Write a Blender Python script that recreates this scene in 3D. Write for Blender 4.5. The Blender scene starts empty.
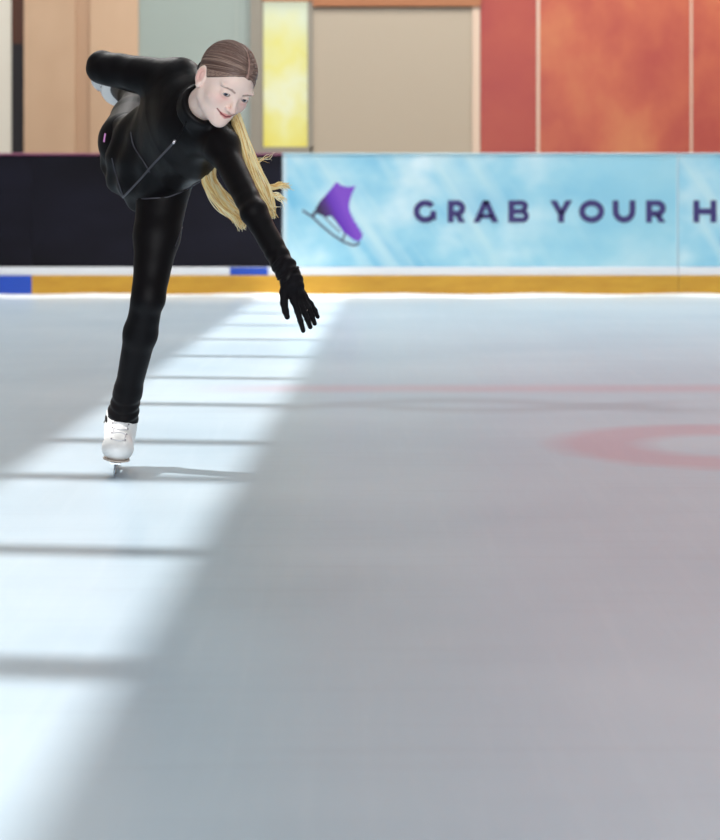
import bpy, math, random
import numpy as np
from mathutils import Vector, Matrix
from mathutils.bvhtree import BVHTree

C = bpy.context.scene.collection
random.seed(7)
rng = np.random.default_rng(7)

# ------------------------------------------------------------------ camera, world, sun, lamps, exposure
F_PX, CAM_H, HORIZON = 1870.0, 0.87, 180.0
YB = F_PX * CAM_H / (295 - HORIZON)          # front face of the boards (14.15 m)
YW = 17.5                                     # hall wall behind the boards
cam_d = bpy.data.cameras.new('camera')
cam = bpy.data.objects.new('camera', cam_d)
C.objects.link(cam)
cam.location = (0, 0, CAM_H)
cam.rotation_euler = (math.pi / 2, 0, 0)
cam_d.sensor_fit = 'HORIZONTAL'
cam_d.sensor_width = 36.0
cam_d.lens = 36.0 * F_PX / 720.0
cam_d.shift_y = -(420 - HORIZON) / 720.0
cam_d.clip_end = 200
cam_d.dof.use_dof = True
cam_d.dof.focus_distance = 5.25
cam_d.dof.aperture_fstop = 4.6
bpy.context.scene.camera = cam

w = bpy.data.worlds.new('daylight')
bpy.context.scene.world = w
w.use_nodes = True
w.node_tree.nodes['Background'].inputs[0].default_value = (0.93, 0.97, 1.0, 1)
w.node_tree.nodes['Background'].inputs[1].default_value = 0.24

sun_d = bpy.data.lights.new('sun', 'SUN')
sun_d.energy = 5.0
sun_d.angle = math.radians(0.7)
sun_d.color = (1.0, 0.965, 0.925)
sun = bpy.data.objects.new('sun', sun_d)
C.objects.link(sun)
SUN_DIR = Vector((0.643, 0.03, -0.766)).normalized()
sun.rotation_euler = SUN_DIR.to_track_quat('-Z', 'Y').to_euler()
sun.location = (-12, 5, 14)

def area(name, loc, sx, sy, power, col=(1, 0.98, 0.96), aim=None):
    d = bpy.data.lights.new(name, 'AREA')
    d.shape = 'RECTANGLE'; d.size = sx; d.size_y = sy; d.energy = power; d.color = col
    o = bpy.data.objects.new(name, d); C.objects.link(o); o.location = loc
    if aim is not None:
        o.rotation_euler = (Vector(aim) - Vector(loc)).to_track_quat('-Z', 'Y').to_euler()
    return o
CEIL = 7.0
for ax in (-2.6, 2.6):
    for ay, pw in ((8.0, 36), (12.6, 235)):
        area('overhead_fill', (ax, ay, CEIL - 0.12), 2.4, 1.6, pw)  # added unseen area lights: overhead fill, strongest over the far ice

area('front_fill', (0.8, -4.6, 2.1), 7.0, 3.0, 450, (0.98, 0.99, 1.0), aim=(-0.4, 6, 1.2))    # added fill light behind the camera, brightens face and upright surfaces
for ax, pw in ((-5.5, 70), (0.0, 98), (5.5, 190)):
    area('wall_fill', (ax, 14.9, CEIL - 0.15), 3.0, 0.5, pw, (1, 0.97, 0.93), aim=(ax, YW, 1.6))  # added lights to brighten the back wall, strongest at the right
vs = bpy.context.scene.view_settings
vs.view_transform = 'Standard'; vs.look = 'None'; vs.gamma = 1.0
vs.exposure = 0.15
vs.use_curve_mapping = False

# ------------------------------------------------------------------ helpers
def lin(c):
    c = c / 255.0
    return c / 12.92 if c <= 0.04045 else ((c + 0.055) / 1.055) ** 2.4
def rgb(r, g, b):
    return (lin(r), lin(g), lin(b), 1.0)
def P(px, py, dy=0.0, base=5.5):
    """point of the world seen at a pixel, dy metres beyond the skater's standing foot"""
    y = base + dy
    return np.array([(px - 360) / F_PX * y, y, CAM_H - (py - HORIZON) / F_PX * y])
def mat(name, col, rough=0.5, metal=0.0, spec=0.5, sheen=0.0, emit=None, estr=0.0, coat=0.0):
    m = bpy.data.materials.new(name); m.use_nodes = True
    b = m.node_tree.nodes['Principled BSDF']
    b.inputs['Base Color'].default_value = col
    b.inputs['Roughness'].default_value = rough
    b.inputs['Metallic'].default_value = metal
    b.inputs['Specular IOR Level'].default_value = spec
    if sheen:
        b.inputs['Sheen Weight'].default_value = sheen
        b.inputs['Sheen Roughness'].default_value = 0.4
    if coat:
        b.inputs['Coat Weight'].default_value = coat
        b.inputs['Coat Roughness'].default_value = 0.15
    if emit:
        b.inputs['Emission Color'].default_value = emit
        b.inputs['Emission Strength'].default_value = estr
    return m
class N:
    """tiny node helper"""
    def __init__(self, m):
        self.t = m.node_tree; self.b = self.t.nodes['Principled BSDF']
    def add(self, kind, **kw):
        n = self.t.nodes.new(kind)
        for k, v in kw.items(): setattr(n, k, v)
        return n
    def link(self, a, b): self.t.links.new(a, b)
    def coord(self, scale=(1, 1, 1), rot=(0, 0, 0), loc=(0, 0, 0), vt='POINT'):
        tc = self.add('ShaderNodeTexCoord'); mp = self.add('ShaderNodeMapping', vector_type=vt)
        mp.inputs['Scale'].default_value = scale; mp.inputs['Rotation'].default_value = rot
        mp.inputs['Location'].default_value = loc
        self.link(tc.outputs['Object'], mp.inputs['Vector'])
        return mp.outputs['Vector']
    def noise(self, vec, scale, detail=4, rough=0.55, dist=0.0):
        n = self.add('ShaderNodeTexNoise')
        n.inputs['Scale'].default_value = scale; n.inputs['Detail'].default_value = detail
        n.inputs['Roughness'].default_value = rough; n.inputs['Distortion'].default_value = dist
        self.link(vec, n.inputs['Vector'])
        return n.outputs['Fac']
    def ramp(self, fac, stops):
        r = self.add('ShaderNodeValToRGB'); e = r.color_ramp.elements
        while len(e) < len(stops): e.new(0.5)
        for i, (p, c) in enumerate(stops): e[i].position = p; e[i].color = c
        self.link(fac, r.inputs['Fac'])
        return r.outputs['Color']
    def math(self, op, a, b=None, c=None, clamp=False):
        n = self.add('ShaderNodeMath', operation=op, use_clamp=clamp)
        for i, v in enumerate((a, b, c)):
            if v is None: continue
            if isinstance(v, (int, float)): n.inputs[i].default_value = v
            else: self.link(v, n.inputs[i])
        return n.outputs[0]
    def mix(self, fac, a, b):
        n = self.add('ShaderNodeMix', data_type='RGBA')
        for s, v in ((n.inputs[0], fac), (n.inputs[6], a), (n.inputs[7], b)):
            if isinstance(v, (int, float, tuple)): s.default_value = v
            else: self.link(v, s)
        return n.outputs[2]
    def bump(self, h, strength, dist=0.01):
        n = self.add('ShaderNodeBump'); n.inputs['Strength'].default_value = strength
        n.inputs['Distance'].default_value = dist
        self.link(h, n.inputs['Height']); self.link(n.outputs[0], self.b.inputs['Normal'])
    def col(self, c): self.link(c, self.b.inputs['Base Color'])

def obj(name, verts, faces, m=None, parent=None, smooth=False, kind=None, label=None, cols=None, mats=None, midx=None):
    me = bpy.data.meshes.new(name)
    if isinstance(verts, np.ndarray): verts = verts.tolist()
    if isinstance(faces, np.ndarray): faces = faces.tolist()
    me.from_pydata(verts, [], faces)
    if mats:
        for q in mats: me.materials.append(q)
        me.polygons.foreach_set('material_index', midx)
    elif m: me.materials.append(m)
    if smooth: me.polygons.foreach_set('use_smooth', [True] * len(me.polygons))
    if cols is not None:
        a = me.color_attributes.new('Col', 'FLOAT_COLOR', 'POINT')
        a.data.foreach_set('color', np.asarray(cols, dtype=np.float32).ravel())
    me.update()
    o = bpy.data.objects.new(name, me); C.objects.link(o)
    if parent: o.parent = parent
    if kind: o['kind'] = kind
    if label: o['label'] = label
    return o
def empty(name, loc=(0, 0, 0)):
    o = bpy.data.objects.new(name, None); C.objects.link(o); o.location = loc
    o.empty_display_size = 0.1
    return o
def tag(o, label, cat, group=None):
    o['label'] = label; o['category'] = cat
    if group: o['group'] = group
    return o
class MB:
    def __init__(self): self.v = []; self.f = []
    def box(self, a, b, bev=0.0):
        (x0, y0, z0), (x1, y1, z1) = a, b
        if bev <= 0:
            n = len(self.v)
            self.v += [(x0, y0, z0), (x1, y0, z0), (x1, y1, z0), (x0, y1, z0), (x0, y0, z1), (x1, y0, z1), (x1, y1, z1), (x0, y1, z1)]
            self.f += [tuple(n + i for i in q) for q in ((0, 3, 2, 1), (4, 5, 6, 7), (0, 1, 5, 4), (1, 2, 6, 5), (2, 3, 7, 6), (3, 0, 4, 7))]
            return self
        # long edges along X rounded: extrude an octagon-ish section
        k = bev
        sec = [(y0 + k, z0), (y1 - k, z0), (y1, z0 + k), (y1, z1 - k), (y1 - k, z1), (y0 + k, z1), (y0, z1 - k), (y0, z0 + k)]
        n = len(self.v); m = len(sec)
        self.v += [(x0, y, z) for y, z in sec] + [(x1, y, z) for y, z in sec]
        self.f += [(n + i, n + (i + 1) % m, n + m + (i + 1) % m, n + m + i)[::-1] for i in range(m)]
        self.f += [tuple(n + i for i in range(m)), tuple(n + m + i for i in range(m))[::-1]]
        return self
    def poly(self, pts, y0, y1):
        """flat outline in XZ, facing -Y at y0, extruded back to y1"""
        n = len(self.v); m = len(pts)
        area2 = sum(pts[i][0] * pts[(i + 1) % m][1] - pts[(i + 1) % m][0] * pts[i][1] for i in range(m))
        if area2 < 0: pts = pts[::-1]
        self.v += [(x, y0, z) for x, z in pts] + [(x, y1, z) for x, z in pts]
        self.f += [tuple(n + i for i in range(m)), tuple(n + m + i for i in range(m))[::-1]]
        self.f += [(n + (i + 1) % m, n + i, n + m + i, n + m + (i + 1) % m) for i in range(m)]
        return self
    def tube(self, pts, rad, sides=6, cap=True):
        pts = [Vector(p) for p in pts]; m = len(pts)
        if not hasattr(rad, '__len__'): rad = [rad] * m
        n0 = len(self.v); u = None
        for i, p in enumerate(pts):
            t = (pts[min(i + 1, m - 1)] - pts[max(i - 1, 0)]).normalized()
            if u is None:
                u = t.orthogonal().normalized()
            else:
                u = (u - t * u.dot(t))
                u = u.normalized() if u.length > 1e-6 else t.orthogonal().normalized()
            vv = t.cross(u)
            for k in range(sides):
                a = 2 * math.pi * k / sides
                self.v.append(tuple(p + (u * math.cos(a) + vv * math.sin(a)) * rad[i]))
        for i in range(m - 1):
            for k in range(sides):
                a = n0 + i * sides; k2 = (k + 1) % sides
                self.f.append((a + k, a + k2, a + sides + k2, a + sides + k))
        if cap:
            self.f.append(tuple(n0 + k for k in range(sides))[::-1])
            self.f.append(tuple(n0 + (m - 1) * sides + k for k in range(sides)))
        return self
    def build(self, name, m, parent=None, **kw): return obj(name, self.v, self.f, m, parent, **kw)
def spline(pts, n):
    pts = np.asarray(pts, float); m = len(pts)
    out = []
    for t in np.linspace(0, m - 1, n):
        i = min(int(t), m - 2); u = t - i
        p0, p1, p2, p3 = pts[max(i - 1, 0)], pts[i], pts[i + 1], pts[min(i + 2, m - 1)]
        out.append(0.5 * ((2 * p1) + (-p0 + p2) * u + (2 * p0 - 5 * p1 + 4 * p2 - p3) * u * u + (-p0 + 3 * p1 - 3 * p2 + p3) * u ** 3))
    return np.array(out)

# ---- distance fields and surface extraction
def smin(a, b, k):
    h = np.clip(0.5 + 0.5 * (b - a) / k, 0, 1)
    return b + (a - b) * h - k * h * (1 - h)
def smax(a, b, k): return -smin(-a, -b, k)
def cone(p, a, b, ra, rb):
    a = np.asarray(a, float); ab = np.asarray(b, float) - a; q = p - a
    t = np.clip((q @ ab) / (ab @ ab + 1e-12), 0, 1)
    return np.linalg.norm(q - t[:, None] * ab, axis=1) - (ra + t * (rb - ra))
def chain(p, pts, rad, k=0.01):
    d = cone(p, pts[0], pts[1], rad[0], rad[1])
    for i in range(1, len(pts) - 1): d = smin(d, cone(p, pts[i], pts[i + 1], rad[i], rad[i + 1]), k)
    return d
def ell(p, c, r, R=None):
    q = p - np.asarray(c, float)
    if R is not None: q = q @ np.asarray(R).T      # rows of R are the axes
    r = np.asarray(r, float)
    k0 = np.linalg.norm(q / r, axis=1); k1 = np.linalg.norm(q / (r * r), axis=1) + 1e-9
    return k0 * (k0 - 1) / k1
def axis_pts(lo, hi, step, fine=None):
    if fine is None: return np.arange(lo, hi + step, step)
    a, b, fs = fine
    a = max(a, lo); b = min(b, hi)
    left = np.linspace(lo, a, max(2, int((a - lo) / step) + 1))[:-1] if a > lo else np.array([])
    mid = np.linspace(a, b, int((b - a) / fs) + 1)
    right = np.linspace(b, hi, max(2, int((hi - b) / step) + 1))[1:] if hi > b else np.array([])
    return np.concatenate([left, mid, right])
def isosurf(f, xs, ys, zs):
    ax = []
    B = 8
    for a in (xs, ys, zs):
        r = (-len(a)) % B
        st = a[-1] - a[-2]
        ax.append(np.concatenate([a, a[-1] + st * np.arange(1, r + 1)]))
    nb = [len(a) // B for a in ax]
    cen = [a.reshape(-1, B).mean(1) for a in ax]
    hal = [np.maximum(a.reshape(-1, B)[:, -1] - a.reshape(-1, B)[:, 0], 1e-4) * 0.5 * 9 / 7 for a in ax]
    cx = np.stack(np.meshgrid(*cen, indexing='ij'), -1).reshape(-1, 3)
    hr = np.linalg.norm(np.stack(np.meshgrid(*hal, indexing='ij'), -1).reshape(-1, 3), axis=1)
    d = np.concatenate([f(c) for c in np.array_split(cx, max(1, len(cx) // 200000))]).astype(np.float32)
    act = np.abs(d) < hr * 1.5 + 0.02
    G = np.repeat(np.repeat(np.repeat(d.reshape(nb), B, 0), B, 1), B, 2)
    idx = np.argwhere(act.reshape(nb))
    o = np.stack(np.meshgrid(*[np.arange(B)] * 3, indexing='ij'), -1).reshape(-1, 3)
    for part in np.array_split(idx, max(1, len(idx) // 600)):
        ii = (part[:, None, :] * B + o[None]).reshape(-1, 3)
        pts = np.stack([ax[0][ii[:, 0]], ax[1][ii[:, 1]], ax[2][ii[:, 2]]], -1)
        G[ii[:, 0], ii[:, 1], ii[:, 2]] = f(pts)
    S = G < 0
    cnt = np.zeros([n - 1 for n in S.shape], np.uint8)
    offs = [(i, j, k) for i in (0, 1) for j in (0, 1) for k in (0, 1)]
    sh = S.shape
    for (i, j, k) in offs: cnt += S[i:sh[0] - 1 + i, j:sh[1] - 1 + j, k:sh[2] - 1 + k]
    cells = np.argwhere((cnt > 0) & (cnt < 8))
    vid = np.full(cnt.shape, -1, np.int32)
    vid[cells[:, 0], cells[:, 1], cells[:, 2]] = np.arange(len(cells))
    val = {q: G[cells[:, 0] + q[0], cells[:, 1] + q[1], cells[:, 2] + q[2]] for q in offs}
    acc = np.zeros((len(cells), 3)); num = np.zeros(len(cells))
    for q in offs:
        for a in range(3):
            if q[a]: continue
            r = list(q); r[a] = 1; r = tuple(r)
            va, vb = val[q], val[r]
            m = (va < 0) != (vb < 0)
            t = np.where(m, va / np.where(m, va - vb, 1), 0)
            e = np.tile(np.array(q, float), (len(cells), 1)); e[:, a] = t
            acc[m] += e[m]; num[m] += 1
    fr = acc / num[:, None]
    V = np.stack([ax[a][cells[:, a]] + fr[:, a] * (ax[a][cells[:, a] + 1] - ax[a][cells[:, a]]) for a in range(3)], -1)
    F = []
    for a in range(3):
        b, c = (a + 1) % 3, (a + 2) % 3
        s0 = [slice(None)] * 3; s1 = [slice(None)] * 3
        s0[a] = slice(0, -1); s1[a] = slice(1, None)
        for q in (b, c): s0[q] = slice(1, -1); s1[q] = slice(1, -1)
        A, Bs = S[tuple(s0)], S[tuple(s1)]
        for flip, m in ((False, A & ~Bs), (True, ~A & Bs)):
            e = np.argwhere(m)
            if not len(e): continue
            e[:, b] += 1; e[:, c] += 1
            quad = []
            for db, dc in ((1, 1), (0, 1), (0, 0), (1, 0)):
                g = e.copy(); g[:, b] -= db; g[:, c] -= dc
                quad.append(vid[g[:, 0], g[:, 1], g[:, 2]])
            quad = np.stack(quad, -1)
            F.append(quad[:, ::-1] if flip else quad)
    F = np.concatenate(F)
    F = F[(F >= 0).all(1)]
    return V, F
def bounds_iso(f, lo, hi, step): return isosurf(f, *[axis_pts(lo[i], hi[i], step) for i in range(3)])

# ------------------------------------------------------------------ the hall: floor, ice, walls, ceiling with the glazed slot
m_floor = mat('concrete', rgb(120, 118, 116), 0.8)
m_ice = mat('ice', rgb(205, 215, 226), 0.34, spec=0.5)
n = N(m_ice)
tc = n.add('ShaderNodeTexCoord'); sp = n.add('ShaderNodeSeparateXYZ'); n.link(tc.outputs['Object'], sp.inputs[0])
X, Y = sp.outputs[0], sp.outputs[1]
wob = n.noise(n.coord((0.6, 0.9, 1)), 1.0, 3)
base = n.ramp(wob, [(0.3, rgb(161, 182, 197)), (0.75, rgb(182, 199, 211))])
scr = n.noise(n.coord((0.5, 9, 1), rot=(0, 0, math.radians(4))), 2.0, 6, 0.7, 0.4)        # long cloudy skate tracks
scr2 = n.noise(n.coord((7, 0.4, 1), rot=(0, 0, math.radians(28))), 2.4, 5, 0.7, 0.3)
base = n.mix(n.math('MULTIPLY', n.math('SUBTRACT', scr, 0.52, clamp=True), 0.8), base, rgb(140, 150, 165))
base = n.mix(n.math('MULTIPLY', n.math('SUBTRACT', scr2, 0.5, clamp=True), 0.3), base, rgb(228, 234, 238))
def band(v, lo, hi, soft):
    a = n.math('DIVIDE', n.math('SUBTRACT', v, lo), soft, clamp=True)
    b_ = n.math('DIVIDE', n.math('SUBTRACT', hi, v), soft, clamp=True)
    return n.math('MULTIPLY', a, b_)
jit = n.math('MULTIPLY', n.math('SUBTRACT', n.noise(n.coord((1, 2.5, 1)), 3.0, 5, 0.7), 0.5), 0.16)
Yj = n.math('ADD', Y, jit)
redline = n.math('MULTIPLY', band(Yj, 7.58, 8.02, 0.18), band(X, -0.75, 30.0, 0.6))
dx = n.math('MULTIPLY', n.math('SUBTRACT', X, 1.22), 0.9); dy_ = n.math('SUBTRACT', Yj, 6.13)
rr = n.math('SQRT', n.math('ADD', n.math('MULTIPLY', dx, dx), n.math('MULTIPLY', dy_, dy_)))
ring = band(rr, 0.20, 0.58, 0.12)
base = n.mix(n.math('MULTIPLY', redline, 0.30), base, rgb(196, 92, 112))
base = n.mix(n.math('MULTIPLY', ring, 0.40), base, rgb(184, 92, 116))
def groove(y0, amp, freq, ph, wd, x0, x1):      # two looping dark skate tracks on the right
    yy = n.math('SUBTRACT', Y, n.math('ADD', n.math('MULTIPLY', n.math('SINE', n.math('ADD', n.math('MULTIPLY', X, freq), ph)), amp), y0))
    g = n.math('SUBTRACT', 1.0, n.math('DIVIDE', n.math('ABSOLUTE', yy), wd), clamp=True)
    return n.math('MULTIPLY', g, band(X, x0, x1, 0.35))
trk = n.math('ADD', groove(7.22, 0.16, 3.2, 0.4, 0.17, -0.6, 1.5), groove(7.22, 0.15, 3.0, 3.3, 0.15, -0.2, 1.4), clamp=True)
base = n.mix(n.math('MULTIPLY', trk, 0.34), base, rgb(104, 110, 124))
lit_edge = n.math('DIVIDE', n.math('SUBTRACT', Y, 13.2), 0.8, clamp=True)  # ice whitened towards the boards: its lit edge put into the colour
base = n.mix(n.math('MULTIPLY', lit_edge, 0.35), base, rgb(240, 246, 246))
n.col(base)
n.bump(n.noise(n.coord((1.0, 5, 1)), 14.0, 6, 0.65), 0.05, 0.01)

obj('floor', [(-10, -5, -0.12), (10, -5, -0.12), (10, YW, -0.12), (-10, YW, -0.12)], [(0, 1, 2, 3)], m_floor, kind='structure')
o = MB().box((-9.2, -4.5, -0.12), (9.2, YB + 0.05, 0.0)).build('ice_sheet', m_ice, kind='structure')
o = MB().box((-9.9, YB + 0.06, -0.12), (9.9, YW - 0.05, 0.02)).build('walkway', m_floor, kind='structure')

m_tan = mat('tan_panel', rgb(206, 172, 138), 0.55)
n = N(m_tan); n.col(n.ramp(n.noise(n.coord((0.8, 1, 0.5)), 1.6, 3), [(0.3, rgb(190, 156, 126)), (0.75, rgb(206, 174, 143))]))
m_tan2 = mat('tan_joint', rgb(186, 150, 120), 0.55)
m_cream = mat('cream_wall', rgb(222, 216, 202), 0.6)
m_green = mat('frosted_glass', rgb(158, 170, 163), 0.28, spec=0.6)
m_grey = mat('grey_metal', rgb(150, 143, 130), 0.45)
m_beige = mat('beige_panel', rgb(186, 172, 152), 0.5)
m_brown = mat('brown_header', rgb(176, 116, 78), 0.5)
m_dark = mat('dark_opening', rgb(26, 20, 26), 0.5)
m_rust = mat('rust_opening', rgb(76, 40, 24), 0.5)
m_red = mat('copper_panel', rgb(188, 92, 66), 0.42, spec=0.6)
n = N(m_red)
v = n.coord((1, 1, 0.7))
c1 = n.ramp(n.noise(v, 1.3, 4, 0.6), [(0.33, rgb(176, 74, 62)), (0.52, rgb(194, 98, 70)), (0.72, rgb(208, 128, 84))])
n.col(c1)
m_crim = mat('crimson_panel', rgb(172, 68, 60), 0.42, spec=0.6)
n = N(m_crim); n.col(n.ramp(n.noise(n.coord(), 1.5, 3), [(0.3, rgb(164, 58, 58)), (0.75, rgb(182, 82, 64))]))
m_seam = mat('pale_trim', rgb(226, 200, 178), 0.5)
m_wall = mat('plaster', rgb(180, 174, 166), 0.8)

def WX(px): return (px - 360) / F_PX * YW
def WZ(py): return CAM_H - (py - HORIZON) / F_PX * YW
def wpan(name, x0, x1, m, z0=0.0, z1=CEIL, depth=0.06, px=True):
    a, b = (WX(x0), WX(x1)) if px else (x0, x1)
    return MB().box((a, YW - depth, z0), (b, YW + 0.1, z1)).build(name, m, kind='structure')
# wall behind the boards, panel by panel from the left
MB().box((-10, YW + 0.1, -0.12), (10, YW + 0.25, CEIL)).build('wall_back', m_wall, kind='structure')
wpan('wall_panel_cream', -260, 12, m_cream)
wpan('wall_panel_cream', -9.95, WX(-260), m_beige, px=False)
wpan('wall_niche', 12, 25, m_dark, 0, WZ(44), 0.01)
wpan('wall_niche_head', 12, 25, m_rust, WZ(44), CEIL, 0.02)
wpan('wall_panel_tan', 25, 76, m_tan)
wpan('trim_1', 76, 91, m_tan2, depth=0.035)
wpan('wall_panel_tan', 91, 139, m_tan)
wpan('wall_panel_glass', 139, 251, m_green, depth=0.03)
wpan('trim_2', 236, 237.2, mat('glass_joint', rgb(176, 184, 176), 0.4), depth=0.036)
wpan('trim_3', 251, 262, m_grey, depth=0.10)
# bright yellow window in a greyish frame
m_glow = mat('lit_pane', rgb(238, 232, 150), 0.3)
n = N(m_glow)
tw = n.add('ShaderNodeTexCoord'); sw = n.add('ShaderNodeSeparateXYZ'); n.link(tw.outputs['Object'], sw.inputs[0])
hz = n.math('DIVIDE', n.math('SUBTRACT', sw.outputs[2], WZ(147)), WZ(2) - WZ(147))
hz = n.math('ADD', hz, n.math('MULTIPLY', n.math('SUBTRACT', n.noise(n.coord((1.4, 1, 1.2)), 2.2, 2), 0.5), 0.7))
gz = n.ramp(hz, [(0.0, rgb(236, 220, 84)), (0.2, rgb(238, 232, 136)), (0.36, rgb(240, 242, 200)), (0.55, rgb(240, 234, 138)), (0.80, rgb(238, 240, 186)), (1.0, rgb(236, 244, 214))])
n.col(n.mix(0.72, gz, rgb(10, 10, 8))); n.link(gz, n.b.inputs['Emission Color']); n.b.inputs['Emission Strength'].default_value = 0.58
win = MB()
x0, x1, z0, z1 = WX(262), WX(310), WZ(147), WZ(2)
win.box((x0 - 0.001, YW - 0.08, 0.0), (x1, YW + 0.1, z0))
win.box((x1 - 0.02, YW - 0.08, z0), (x1 + 0.03, YW + 0.1, z1)); win.box((x0 - 0.001, YW - 0.08, z0), (x0 + 0.015, YW + 0.1, z1))
wf = win.build('window_1', m_grey, kind='structure')
MB().box((x0 + 0.015, YW - 0.03, z0), (x1 - 0.02, YW + 0.02, z1)).build('pane', m_glow, wf, label='glowing yellow window pane')
wpan('trim_4', 262, 313, m_brown, WZ(2), CEIL, 0.09)
wpan('wall_panel_beige', 313, 472, m_beige, 0, WZ(8))
wpan('trim_5', 472, 479.5, m_seam, 0, WZ(3), 0.075)
wpan('trim_6', 313, 480, m_brown, WZ(7), CEIL, 0.10)
wpan('wall_panel_crimson', 480, 536, m_crim)
wpan('trim_7', 536, 539, m_seam, depth=0.07)
wpan('wall_panel_copper', 539, 689, m_red)
wpan('trim_8', 689, 691, m_seam, depth=0.07)
wpan('wall_panel_copper', 691, 842, m_red)
wpan('trim_9', 842, 844, m_seam, depth=0.07)
wpan('wall_panel_copper', 844, 995, m_red)
wpan('wall_panel_beige', WX(995), 9.95, m_beige, px=False)
MB().box((-10.2, -5, -0.12), (-10, YW + 0.25, CEIL)).build('wall_left', m_wall, kind='structure')
MB().box((10, -5, -0.12), (10.2, YW + 0.25, CEIL)).build('wall_right', m_wall, kind='structure')

# ceiling: two slabs either side of a glazed slot, crossed by beams; the sun comes through the slot
m_ceil = mat('ceiling_white', rgb(216, 216, 214), 0.8)
m_beam = mat('beam', rgb(170, 172, 176), 0.6)
off = CEIL * SUN_DIR.x / -SUN_DIR.z
offy = CEIL * SUN_DIR.y / -SUN_DIR.z
def slot_l(y): return -1.42 + 0.034 * y - off
def slot_r(y): return -0.52 + 0.030 * y - off
ya, yb = -5.0, YW
cl = MB()
def slab(q):
    nv = len(cl.v)
    cl.v += [(x, y, CEIL) for x, y in q] + [(x, y, CEIL + 0.25) for x, y in q]
    cl.f += [(nv + 3, nv + 2, nv + 1, nv), (nv + 4, nv + 5, nv + 6, nv + 7)] + [(nv + i, nv + (i + 1) % 4, nv + 4 + (i + 1) % 4, nv + 4 + i) for i in range(4)]
slab([(-10.2, ya), (slot_l(ya), ya), (slot_l(yb), yb), (-10.2, yb)])
slab([(slot_r(ya), ya), (10.2, ya), (10.2, yb), (slot_r(yb), yb)])
cl.build('ceiling', m_ceil, kind='structure')
bars = [2.35, 3.36, 4.40, 5.47, 6.22, 7.25, 8.22, 9.22, 10.2, 11.2, 12.2, 13.2, 14.2]
for i, yc in enumerate(bars):
    hw = 0.055 if yc > 4 else 0.075
    y = yc - offy
    xl, xr = slot_l(y) - 0.05, slot_r(y) + 0.05
    t = -0.12
    q = [(xl, y - hw - t * 0.45), (xr, y - hw + t * 0.45), (xr, y + hw + t * 0.45), (xl, y + hw - t * 0.45)]
    b = MB(); b.v = [(x, yy, CEIL + 0.02) for x, yy in q] + [(x, yy, CEIL + 0.10) for x, yy in q]
    b.f = [(3, 2, 1, 0), (4, 5, 6, 7)] + [(k, (k + 1) % 4, 4 + (k + 1) % 4, 4 + k) for k in range(4)]
    b.build('skylight_beam', m_beam, kind='structure')

# ------------------------------------------------------------------ rink boards with kick plates and the advertisement
def BX(px): return (px - 360) / F_PX * YB
def BZ(py): return CAM_H - (py - HORIZON) / F_PX * YB
S1 = YB / F_PX                                 # metres per pixel on the boards
m_black = mat('navy_black_panel', rgb(24, 22, 32), 0.5, spec=0.15)
n = N(m_black); n.col(n.ramp(n.noise(n.coord((0.5, 1, 1.2)), 1.2, 3), [(0.3, rgb(12, 8, 15)), (0.75, rgb(30, 28, 42))]))
m_white = mat('white_plastic', rgb(232, 234, 238), 0.45)
m_yellow = mat('yellow_kick', rgb(222, 168, 38), 0.5)
n = N(m_yellow); n.col(n.ramp(n.noise(n.coord((1.4, 1, 8)), 2.0, 5, 0.7), [(0.3, rgb(192, 138, 26)), (0.7, rgb(212, 162, 42))]))
m_blue = mat('blue_kick', rgb(22, 74, 186), 0.5)
m_mag = mat('magenta_rail', rgb(120, 50, 84), 0.4)
m_pale = mat('pale_rail', rgb(196, 224, 230), 0.4)
m_ad = mat('sky_blue_print', rgb(150, 208, 228), 0.42)
n = N(m_ad)
cld = n.noise(n.coord((1.0, 1, 1.4)), 1.5, 3, 0.5)
strk = n.noise(n.coord((0.16, 1, 1.6), rot=(0, math.radians(-34), 0), vt='TEXTURE'), 1.0, 2, 0.5)
n1 = n.ramp(cld, [(0.36, rgb(126, 198, 228)), (0.50, rgb(164, 218, 236)), (0.66, rgb(226, 246, 251))])
tcx = n.add('ShaderNodeTexCoord'); spx = n.add('ShaderNodeSeparateXYZ'); n.link(tcx.outputs['Object'], spx.inputs[0])
leftside = n.math('DIVIDE', n.math('SUBTRACT', 1.3, spx.outputs[0]), 1.6, clamp=True)
n1 = n.mix(n.math('MULTIPLY', n.math('MULTIPLY', leftside, n.math('SUBTRACT', strk, 0.46, clamp=True)), 3.2), n1, rgb(206, 236, 242))
plain = n.math('SUBTRACT', 1.0, leftside)
n1 = n.mix(n.math('MULTIPLY', plain, 0.7), n1, rgb(160, 216, 232))
n.col(n1)

def board(x0, x1, panel_m, kick_m, rail_m, label, rail_h=2.5):
    root = empty('dasher_board', ((x0 + x1) / 2, YB, 0)); tag(root, label, 'rink board', 'boards around the ice')
    c = (x0 + x1) / 2
    def part(nm, za, zb, m, ya=0.0, yb_=0.09, bev=0.006):
        return MB().box((x0 - c + 0.0004, ya, za), (x1 - c - 0.0004, yb_, zb), bev).build(nm, m, root)
    part('panel', BZ(267), BZ(153 + rail_h), panel_m)
    part('top_rail', BZ(153 + rail_h), BZ(153), rail_m, -0.008, 0.11)
    part('base_strip', BZ(275.5), BZ(267), m_white, -0.006)
    part('kick_plate', 0.0, BZ(275.5), kick_m, -0.014)
    return root, c
board(BX(-640), BX(-310), m_black, m_yellow, m_mag, 'black rink board with yellow kick plate, beyond the left edge')
board(BX(-309.9), BX(31.95), m_black, m_blue, m_mag, 'black rink board with a blue kick plate at the far left')
bb, bc = board(BX(32), BX(282), m_black, m_yellow, m_mag, 'black rink board with yellow kick plate directly behind the skater')
MB().box((BX(230) - bc, -0.010, BZ(275)), (BX(268) - bc, 0.0, BZ(267.3)), 0.002).build('blue_marker', m_blue, bb, label='blue rectangle on the white strip')
m_dge = mat('board_edge', rgb(30, 36, 52), 0.5)
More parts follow.
